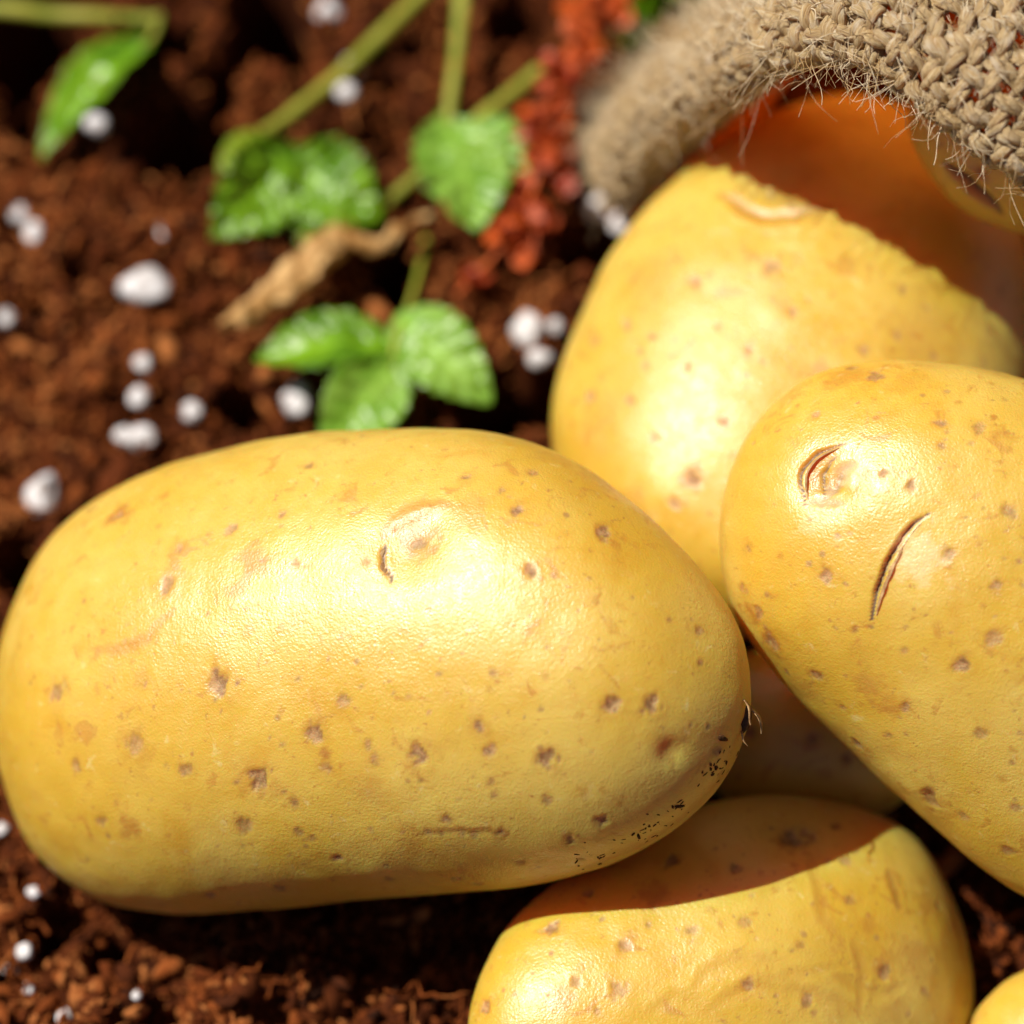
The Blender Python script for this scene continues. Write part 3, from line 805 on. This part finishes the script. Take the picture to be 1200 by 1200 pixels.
def leaf_mesh(base, tip, width, fold=0.35, curl=0.15, serr=0.06, crinkle=0.04, roll=0.0, seed=0, shape=0.85, nu=44, nw=16):
    base, tip = np.asarray(base), np.asarray(tip)
    ax = tip - base; L = np.linalg.norm(ax); ax /= L
    up = np.array([0, -0.25, 1.0]); sd_ = np.cross(up, ax); sd_ /= np.linalg.norm(sd_); nr = np.cross(ax, sd_)
    cr, sr = math.cos(roll), math.sin(roll); sd_, nr = sd_ * cr + nr * sr, nr * cr - sd_ * sr
    u = np.linspace(0, 1, nu)[:, None]; w = np.linspace(-1, 1, nw * 2 + 1)[None]
    Wd = width / 2 * np.sin(math.pi * np.clip(u, 0.002, .998) ** shape) ** .8
    saw = 1 - serr * ((u * 9 + .15) % 1.0) * 1.0 - serr * .7 * np.cos(u * 70)
    y = w * Wd * (1 + (saw - 1) * np.abs(w) ** 3)
    vein = np.cos(2 * math.pi * (u * 6.5 - np.abs(w) * 1.1))
    z = -fold * 0 + fold * (np.abs(w) ** 1.3) * Wd * .6 - curl * (2 * u - 1) ** 2 * L * .5 + curl * L * .25 + crinkle * vein * np.abs(w) ** .6 * (1 - w ** 2 * .4)
    pp = np.stack([u * L + 0 * w, y, z], -1)
    z = z + (crinkle * 2.0 + .03) * fbm(pp, 2.4, 3, seed)
    P = base + (u * L)[..., None] * ax + y[..., None] * sd_ + z[..., None] * nr
    n, m = P.shape[:2]
    top = P.reshape(-1, 3); botm = (P - nr * 0.010).reshape(-1, 3)
    i = np.arange(n - 1)[:, None] * m; j = np.arange(m - 1)[None]
    q = np.stack([i + j, i + m + j, i + m + j + 1, i + j + 1], -1).reshape(-1, 4)
    q2 = q[:, ::-1] + n * m
    rim = np.concatenate([np.arange(m), np.arange(1, n) * m + m - 1, (n - 1) * m + np.arange(m - 2, -1, -1), np.arange(n - 2, 0, -1) * m])
    r2 = np.roll(rim, -1)
    q3 = np.stack([rim, r2, r2 + n * m, rim + n * m], -1)
    rib = np.exp(-(np.abs(w) / .07) ** 2) * (1 - u * .5) + .5 * sstep(.75, 1, vein) * np.exp(-(np.abs(w) / .8) ** 4)
    rib = np.clip(rib, 0, 1).ravel()
    return np.vstack([top, botm]), np.vstack([q, q2, q3]), np.concatenate([rib, rib])

def sprig(label, stems, leaves):
    b = np.asarray(stems[0][0][0] if False else G(*stems[0][0][0]))
    r = empty('weed_sprig', b, label, 'weed', 'green weed sprigs lying on the soil')
    for pts, rad, mat in stems:
        path = spline([G(*p) for p in pts], 40)
        path = path + .025 * np.stack([vn(path, 1.5, 3), vn(path, 1.5, 4), vn(path, 1.5, 5)], -1)
        rr = np.linspace(rad, rad * .8, 40) * (1 + .12 * vn(path, 3, 9))
        v, q, uv = tube(path, rr, 10)
        link('stem', mesh_np('stem', v, q, b), mat, b, r, b)
    for k, (p0, p1, wd, mat, kw, lab) in enumerate(leaves):
        v, q, rib = leaf_mesh(G(*p0), G(*p1), wd / 100 * 1.17, seed=k + 3, **kw)
        link('leaf', mesh_np('leaf', v, q, b, True, {'rib': rib}), mat, b, r, b, label=lab)
    return r

sprig('green stem along the top left corner with one folded narrow leaf hanging from it',
      [([(-40, 10, .5), (90, 18, .5), (185, 24, .5)], .11, M_STEM), ([(188, 18, .5), (182, 38, .5), (170, 52, .5)], .06, M_STEM)],
      [((174, 42, .5), (44, 182, .4), 78, M_LEAF, dict(fold=.9, curl=.1, serr=.01, crinkle=.03, roll=.45, shape=.72), None)])
sprig('long slanting green stem ending in a cluster of crinkled leaves',
      [([(500, -12, .5), (420, 66, .5), (355, 124, .6), (305, 158, .8)], .115, M_STEM), ([(305, 158, .8), (325, 180, .8), (345, 205, .75)], .05, M_STEM)],
      [((320, 155, .8), (258, 220, .5), 62, M_LEAFY, dict(fold=.5, curl=.2, serr=.03, crinkle=.03, roll=.3), 'small yellow green leaf'),
       ((352, 168, .75), (250, 278, .75), 112, M_LEAF, dict(fold=.5, curl=.25, serr=.14, crinkle=.055, roll=-.35), None),
       ((335, 190, .7), (446, 258, .6), 118, M_LEAF, dict(fold=.5, curl=.25, serr=.14, crinkle=.055, roll=.1), None),
       ((400, 160, .55), (352, 285, .55), 100, M_LEAF, dict(fold=.4, curl=.3, serr=.14, crinkle=.055, roll=-.1), None)])
sprig('weed with upright stem at the top and one broad pale leaf beside the red seeds',
      [([(541, -12, .9), (537, 60, .85), (525, 145, .75)], .11, M_STEM), ([(632, 82, .6), (575, 130, .65), (505, 190, .6), (436, 254, .5)], .10, M_STEM)],
      [((520, 125, .85), (560, 268, .8), 122, M_LEAFP, dict(fold=.25, curl=.15, serr=.10, crinkle=.045, roll=-.25, shape=1.0), None),
       ((545, 140, .7), (612, 225, .6), 96, M_LEAFP, dict(fold=.3, curl=.2, serr=.12, crinkle=.03, roll=.15), None)])
sprig('three leaved green sprig just behind the large front potato',
      [([(500, 280, .2), (486, 335, .5), (470, 385, .8)], .055, M_STEM), ([(470, 385, .8), (463, 405, .8), (462, 430, .8)], .04, M_STEM)],
      [((470, 398, .8), (298, 418, .75), 92, M_LEAF, dict(fold=.5, curl=.12, serr=.07, crinkle=.028, roll=.42, shape=.95), 'dark green left leaf'),
       ((462, 366, .85), (576, 472, .65), 96, M_LEAFP, dict(fold=.35, curl=.25, serr=.07, crinkle=.03, roll=.1, shape=.8), 'pale green right leaf'),
       ((468, 420, .8), (378, 530, .75), 96, M_LEAFP, dict(fold=.5, curl=.15, serr=.05, crinkle=.028, roll=-.1, shape=.85), 'pale green lower leaf')])

# dry tan stalk
def dry_stalk():
    path = spline([G(262, 382, .75), G(310, 352, .9), (G(360, 318, .95)), G(398, 282, .9), G(440, 280, .8), G(500, 256, .6)], 150)
    path = path + .09 * np.stack([vn(path, 1.6, 3), vn(path, 1.6, 4), vn(path, 1.6, 5)], -1)
    rr = np.interp(np.linspace(0, 1, 150), [0, .08, .3, .5, .62, .8, 1], [.05, .16, .21, .24, .15, .16, .05])
    v, q, uv = tube(path, rr, 28)
    v = v + .09 * np.stack([vn(v, 3.2, 1), vn(v, 3.2, 2), vn(v, 3.2, 6)], -1) + .06 * np.stack([vn(v, 8, 1), vn(v, 8, 2), vn(v, 8, 6)], -1)
    o = path[10]
    link('dry_stalk', mesh_np('dry_stalk', v, q, o), M_BARK, o, label='knobbly tan dry stalk below the crinkled leaves', cat='stalk')
dry_stalk()

# red dock seed head
def seed_head():
    path = spline([G(712, -20, 1.3), G(688, 45, 1.2), G(655, 105, 1.0), G(640, 165, .9), (G(628, 215, .8)), G(590, 285, .6), G(535, 345, .4)], 60)
    b = path[0]
    r = empty('seed_head', b, 'dried red seed head lying beside the pale leaf and the sack', 'seed head')
    v, q, uv = tube(path, np.linspace(.05, .025, 60), 8)
    link('stem', mesh_np('stem', v, q, b), M_RED, b, r, b)
    # one husk: three papery wings round a small nut
    P = Pile(); bv, bf = ico(2)
    P.add(bv * np.array([.045, .045, .085]), bf)
    for a in (0, 2.1, 4.2):
        u = np.linspace(0, 1, 7)[:, None]; w = np.linspace(0, 1, 5)[None]
        R = .135 * np.sin(math.pi * (u * .86 + .10)) ** .8
        rad = w * R; z = (u - .45) * .25; an = a + .35 * w * np.sin(u * 5)
        t = np.stack([rad * np.cos(an), rad * np.sin(an), z + 0 * w + .02 * w * np.cos(u * 9)], -1)
        n, m = t.shape[:2]; i = np.arange(n - 1)[:, None] * m; j = np.arange(m - 1)[None]
        qq = np.stack([i + j, i + m + j, i + m + j + 1, i + j + 1], -1).reshape(-1, 4)
        tn = np.array([-math.sin(a), math.cos(a), 0]) * .012
        P.add(t.reshape(-1, 3), qq); P.add(t.reshape(-1, 3) + tn, qq[:, ::-1])
    me = P.mesh('seed_husk', (0, 0, 0))
    me.materials.append(M_RED)
    g = np.random.default_rng(9)
    u = np.linspace(0, 1, 60)
    for u0 in (.02, .06, .11, .15, .19, .28, .31, .42, .46, .51, .55, .59, .71, .75, .79, .84, .94):
        c = path[int(u0 * 59)]
        big = g.uniform(.13, .25)
        for k in range(6 if .9 > u0 else 3):
            p = c + g.normal(0, 1, 3) * np.array([big, big, big * .6]) * (1 if u0 < .9 else .4)
            p[2] = max(p[2], .2)
            o = bpy.data.objects.new('seed_husk', me); COL.objects.link(o); o.parent = r
            o.location = (p - b) * CM
            o.rotation_euler = tuple(g.uniform(0, 6.28, 3)); q = g.uniform(.8, 1.7); o.scale = (q * g.uniform(.7, 1.2), q, q)
seed_head()

# blurred grass tuft behind the sack
def grass_tuft():
    b = G(790, 20, .1)
    r = empty('grass_tuft', b, 'green grass blades standing behind the sack at the top', 'grass')
    g = np.random.default_rng(12)
    for k in range(34):
        x0 = g.uniform(735, 850); base = G(x0, g.uniform(-30, 70), .05)
        L = g.uniform(1.6, 3.2); an = g.uniform(-.9, .9)
        t = np.linspace(0, 1, 12)[:, None]
        dirv = np.array([math.sin(an) * .7, g.uniform(-.3, .4), .9]); dirv /= np.linalg.norm(dirv)
        path = base + dirv * t * L + np.array([math.sin(an), .3, -.5]) * (t ** 2) * .8
        sdv = np.array([math.cos(an), 0, 0.2]); w = .11 * (1 - t ** 1.5) + .006
        nv = np.cross(dirv, sdv) * .02
        v = np.concatenate([path - sdv * w, path + nv, path + sdv * w, path - nv])
        i = np.arange(11); f = []
        for a_, b_ in ((0, 1), (1, 2), (2, 3), (3, 0)): f.append(np.stack([a_ * 12 + i, a_ * 12 + i + 1, b_ * 12 + i + 1, b_ * 12 + i], -1))
        link('blade', mesh_np('blade', v, np.vstack(f), b, True, {'rib': np.zeros(len(v))}), M_LEAF, b, r, b)
grass_tuft()

# ------------------------------------------------------------------ the sack
# each row: one station along the mouth of the sack, from its foot on the soil at the left to beyond the right edge;
# the columns run from inside the mouth, round the rolled rim, over the outside and down the back
ST = [
 [(800, 280, -7.4), (752, 266, -7.2), (708, 226, -6.9), (700, 178, -7.2), (730, 136, -8.0), (800, 100, -10.0), (900, 60, -12.0)],
 [(862, 196, -7.0), (815, 184, -6.2), (764, 172, -5.3), (738, 124, -5.6), (790, 66, -6.6), (860, 20, -9.2), (960, -20, -12.0)],
 [(915, 122, -6.0), (875, 118, -4.6), (828, 120, -3.1), (814, 66, -3.3), (866, 2, -4.5), (930, -70, -7.6), (1030, -100, -11.5)],
 [(970, 62, -4.6), (940, 64, -2.1), (908, 72, -.8), (896, 14, -1.0), (926, -56, -2.4), (1000, -130, -6.0), (1100, -160, -11)],
 [(1045, 52, -2.6), (1020, 52, -.6), (1002, 60, .4), (1008, -8, .4), (1020, -90, -1.0), (1080, -170, -4.6), (1180, -220, -10)],
 [(1115, 88, -2.0), (1092, 94, -.3), (1074, 104, .8), (1108, 30, 1.0), (1120, -60, -.1), (1170, -170, -3.8), (1270, -240, -10)],
 [(1180, 142, -1.8), (1160, 150, -.1), (1142, 160, 1.0), (1195, 80, 1.3), (1225, -20, .4), (1270, -140, -3.4), (1370, -220, -10)],
 [(1250, 195, -1.8), (1236, 204, -.1), (1222, 212, 1.0), (1292, 130, 1.3), (1335, 30, .5), (1390, -100, -3.4), (1480, -180, -10)],
 [(1340, 280, -2.0), (1330, 282, -.4), (1316, 284, .6), (1405, 200, .9), (1460, 90, .1), (1520, -40, -3.8), (1600, -120, -10)],
]
CTRL = np.array([[at(*c) for c in row] for row in ST])       # stations x columns x 3
NS, NV = CTRL.shape[:2]
def cr_w(t, n):
    """Catmull-Rom index/weights along one direction"""
    t = np.clip(t, 0, n - 1 - 1e-6); i = t.astype(int); u = t - i
    w = np.stack([-.5 * u + u * u - .5 * u ** 3, 1 - 2.5 * u * u + 1.5 * u ** 3, .5 * u + 2 * u * u - 1.5 * u ** 3, -.5 * u * u + .5 * u ** 3], -1)
    ii = np.stack([i - 1, i, i + 1, i + 2], -1) + 1
    return ii, w
PADC = np.empty((NS + 2, NV + 2, 3)); PADC[1:-1, 1:-1] = CTRL
PADC[0, 1:-1] = 2 * CTRL[0] - CTRL[1]; PADC[-1, 1:-1] = 2 * CTRL[-1] - CTRL[-2]
PADC[:, 0] = 2 * PADC[:, 1] - PADC[:, 2]; PADC[:, -1] = 2 * PADC[:, -2] - PADC[:, -3]
def surf_sack(s, v):
    s = np.asarray(s, float); v = np.asarray(v, float)
    i, wi = cr_w(s, NS); j, wj = cr_w(v, NV)
    r = 0
    for a in range(4):
        for b in range(4):
            r = r + (wi[..., a] * wj[..., b])[..., None] * PADC[i[..., a], j[..., b]]
    return r
def sack_n(s, v):
    e = .02
    n = np.cross(surf_sack(s + e, v) - surf_sack(s - e, v), surf_sack(s, v + e) - surf_sack(s, v - e))
    n /= np.linalg.norm(n, axis=-1)[..., None] + 1e-12
    return n
# outward: away from the inside of the mouth
_t = sack_n(np.array([4.5]), np.array([3.2]))[0]
FLIP = 1.0 if np.dot(_t, -FWD + UPV) > 0 else -1.0

def build_sack():
    b = at(720, 230, -7.2); b[2] = 0
    root = empty('jute_sack', b, 'coarse jute sack lying open with a frayed rim over the potatoes', 'sack')
    # lining sheet
    s = np.linspace(0, NS - 1.001, 120); v = np.linspace(0, NV - 1.001, 90)
    S, V = np.meshgrid(s, v, indexing='ij')
    P = surf_sack(S, V) - FLIP * sack_n(S, V) * .10
    n, m = P.shape[:2]
    Pi = P - FLIP * sack_n(S, V) * .05
    i = np.arange(n - 1)[:, None] * m; j = np.arange(m - 1)[None]
    q = np.stack([i + j, i + m + j, i + m + j + 1, i + j + 1], -1).reshape(-1, 4)
    link('sack_cloth', mesh_np('sack_cloth', P.reshape(-1, 3), q, b), M_CLOTH, b, root, b)
    # arc-length tables so the yarns are evenly spaced
    vv = np.linspace(1.25, 4.6, 300); ss = np.linspace(0, NS - 1.01, 400)
    Lv = np.concatenate([[0], np.cumsum(np.linalg.norm(np.diff(surf_sack(np.full(300, 5.0), vv), axis=0), axis=1))])
    Ls = np.concatenate([[0], np.cumsum(np.linalg.norm(np.diff(surf_sack(ss, np.full(400, 2.6)), axis=0), axis=1))])
    gap = 0.25
    nv_ = int(Lv[-1] / gap); ns_ = int(Ls[-1] / gap)
    V0 = np.interp((np.arange(nv_) + .5) * gap, Lv, vv); S0 = np.interp((np.arange(ns_) + .5) * gap, Ls, ss)
    g = np.random.default_rng(21)
    hairs = []
    def yarn(name, S, V, over, rad):
        """two twisted plies following the sheet, rising over and dipping under the crossing yarns"""
        P = surf_sack(S, V); N = FLIP * sack_n(S, V)
        off = 0.078 * over
        P = P + N * off[:, None]
        T, A, B = frames(P)
        ln = np.concatenate([[0], np.cumsum(np.linalg.norm(np.diff(P, axis=0), axis=1))])
        ph = ln * 2 * math.pi / .62 + g.uniform(0, 6)
        rr = rad * (1 + .22 * vn(P, 1.7, int(g.integers(999))) + .12 * vn(P, 6, int(g.integers(999))))
        pile = Pile()
        for k in range(3):
            a = ph + k * 2 * math.pi / 3
            c = P + (A * np.cos(a)[:, None] + B * np.sin(a)[:, None]) * (rr * .5)[:, None]
            v, q, uv = tube(c, rr * .66, 5)
            uv = uv * np.array([3.0, 1, 1]) + np.array([g.uniform(0, 90), k * 3.1, 0])
            pile.add(v, q, uv)
        link(name, pile.mesh(name, b, True, 'fib'), M_JUTE, b, root, b)
        hairs.append((P, N, T, rr, S, V))
    wj = lambda a, f: vn(np.stack([a, np.full_like(a, f), 0 * a], -1), 1.3, 8)
    for k, v0 in enumerate(V0):
        n = 460
        S = np.interp(np.linspace(0, Ls[-1], n), Ls, ss)
        V = np.full(n, v0) + .10 * wj(S, k * 3.3)
        idx = np.interp(S, S0, np.arange(ns_))
        over = np.cos(math.pi * (idx + k)) 
        yarn('weft_yarn', S, V, over, .095)
    for k, s0 in enumerate(S0):
        n = 170
        V = np.interp(np.linspace(0, Lv[-1], n), Lv, vv)
        S = np.full(n, s0) + .10 * wj(V, 50 + k * 2.7) - .32 * (V - 2.5)*0.35
        S = np.clip(S, 0, NS - 1.05)
        idx = np.interp(V, V0, np.arange(nv_))
        over = -np.cos(math.pi * (idx + k))
        yarn('warp_yarn', S, V, over, .095)
    # loose fibres: short curls hugging the yarns, longer ones standing off, a fringe at the rim
    pile = Pile()
    def hair(p, d, L, r, curl):
        n = 8
        t = np.linspace(0, 1, n)[:, None]
        w1 = g.normal(0, 1, 3); w2 = g.normal(0, 1, 3)
        path = p + d * t * L + w1 * (t ** 2) * curl * L + w2 * np.sin(t * math.pi * g.uniform(.8, 2.2)) * curl * L * .35
        v, q, uv = tube(path, np.linspace(r, r * .45, n), 3)
        pile.add(v, q)
    for P, N, T, rr, S, V in hairs:
        L = np.linalg.norm(np.diff(P, axis=0), axis=1).sum()
        for _ in range(int(L * 12)):
            i = int(g.integers(2, len(P) - 2))
            if S[i] > 8.0 or V[i] < 1.75: continue
            side = np.cross(T[i], N[i]); a = g.uniform(-1.3, 1.3)
            out = N[i] * math.cos(a) + side * math.sin(a)
            sg = 1 if g.random() < .5 else -1
            if g.random() < .8:
                d = T[i] * sg + out * g.uniform(.05, .35) + side * g.normal(0, .3)
                hair(P[i] + out * rr[i] * 1.02, d / np.linalg.norm(d), g.uniform(.18, .6), g.uniform(.0035, .0085), .25)
            else:
                d = T[i] * sg * .6 + out * g.uniform(.4, 1.0) + g.normal(0, .4, 3)
                hair(P[i] + out * rr[i] * .95, d / np.linalg.norm(d), g.uniform(.15, .5), g.uniform(.004, .0065), .45)
    # fringe hanging from the rim
    for _ in range(75):
        s_ = np.array([g.uniform(2.5, 8)]); v_ = np.array([g.uniform(1.7, 2.4)])
        p = surf_sack(s_, v_)[0]; n_ = FLIP * sack_n(s_, v_)[0]
        tv = surf_sack(s_, v_ - .2)[0] - surf_sack(s_, v_ + .2)[0]; tv /= np.linalg.norm(tv)
        d = n_ * g.uniform(.1, .7) + tv * g.uniform(0, 1) - UPV * .45 + g.normal(0, .38, 3)
        hair(p + n_ * .06, d / np.linalg.norm(d), g.uniform(.12, .6), g.uniform(.004, .0065), .75)
    for s0, L in ((4.35, .75), (5.3, .5), (5.6, .45), (6.2, .5), (6.6, .55), (4.9, .5)):
        s_ = np.array([s0]); v_ = np.array([1.8]); p = surf_sack(s_, v_)[0]
        d = -UPV + RGT * g.uniform(-.5, .1) - FWD * .2
        hair(p, d / np.linalg.norm(d), L, .008, .25)
    link('loose_fibres', pile.mesh('loose_fibres', b), M_FIB, b, root, b, kind='stuff')
build_sack()
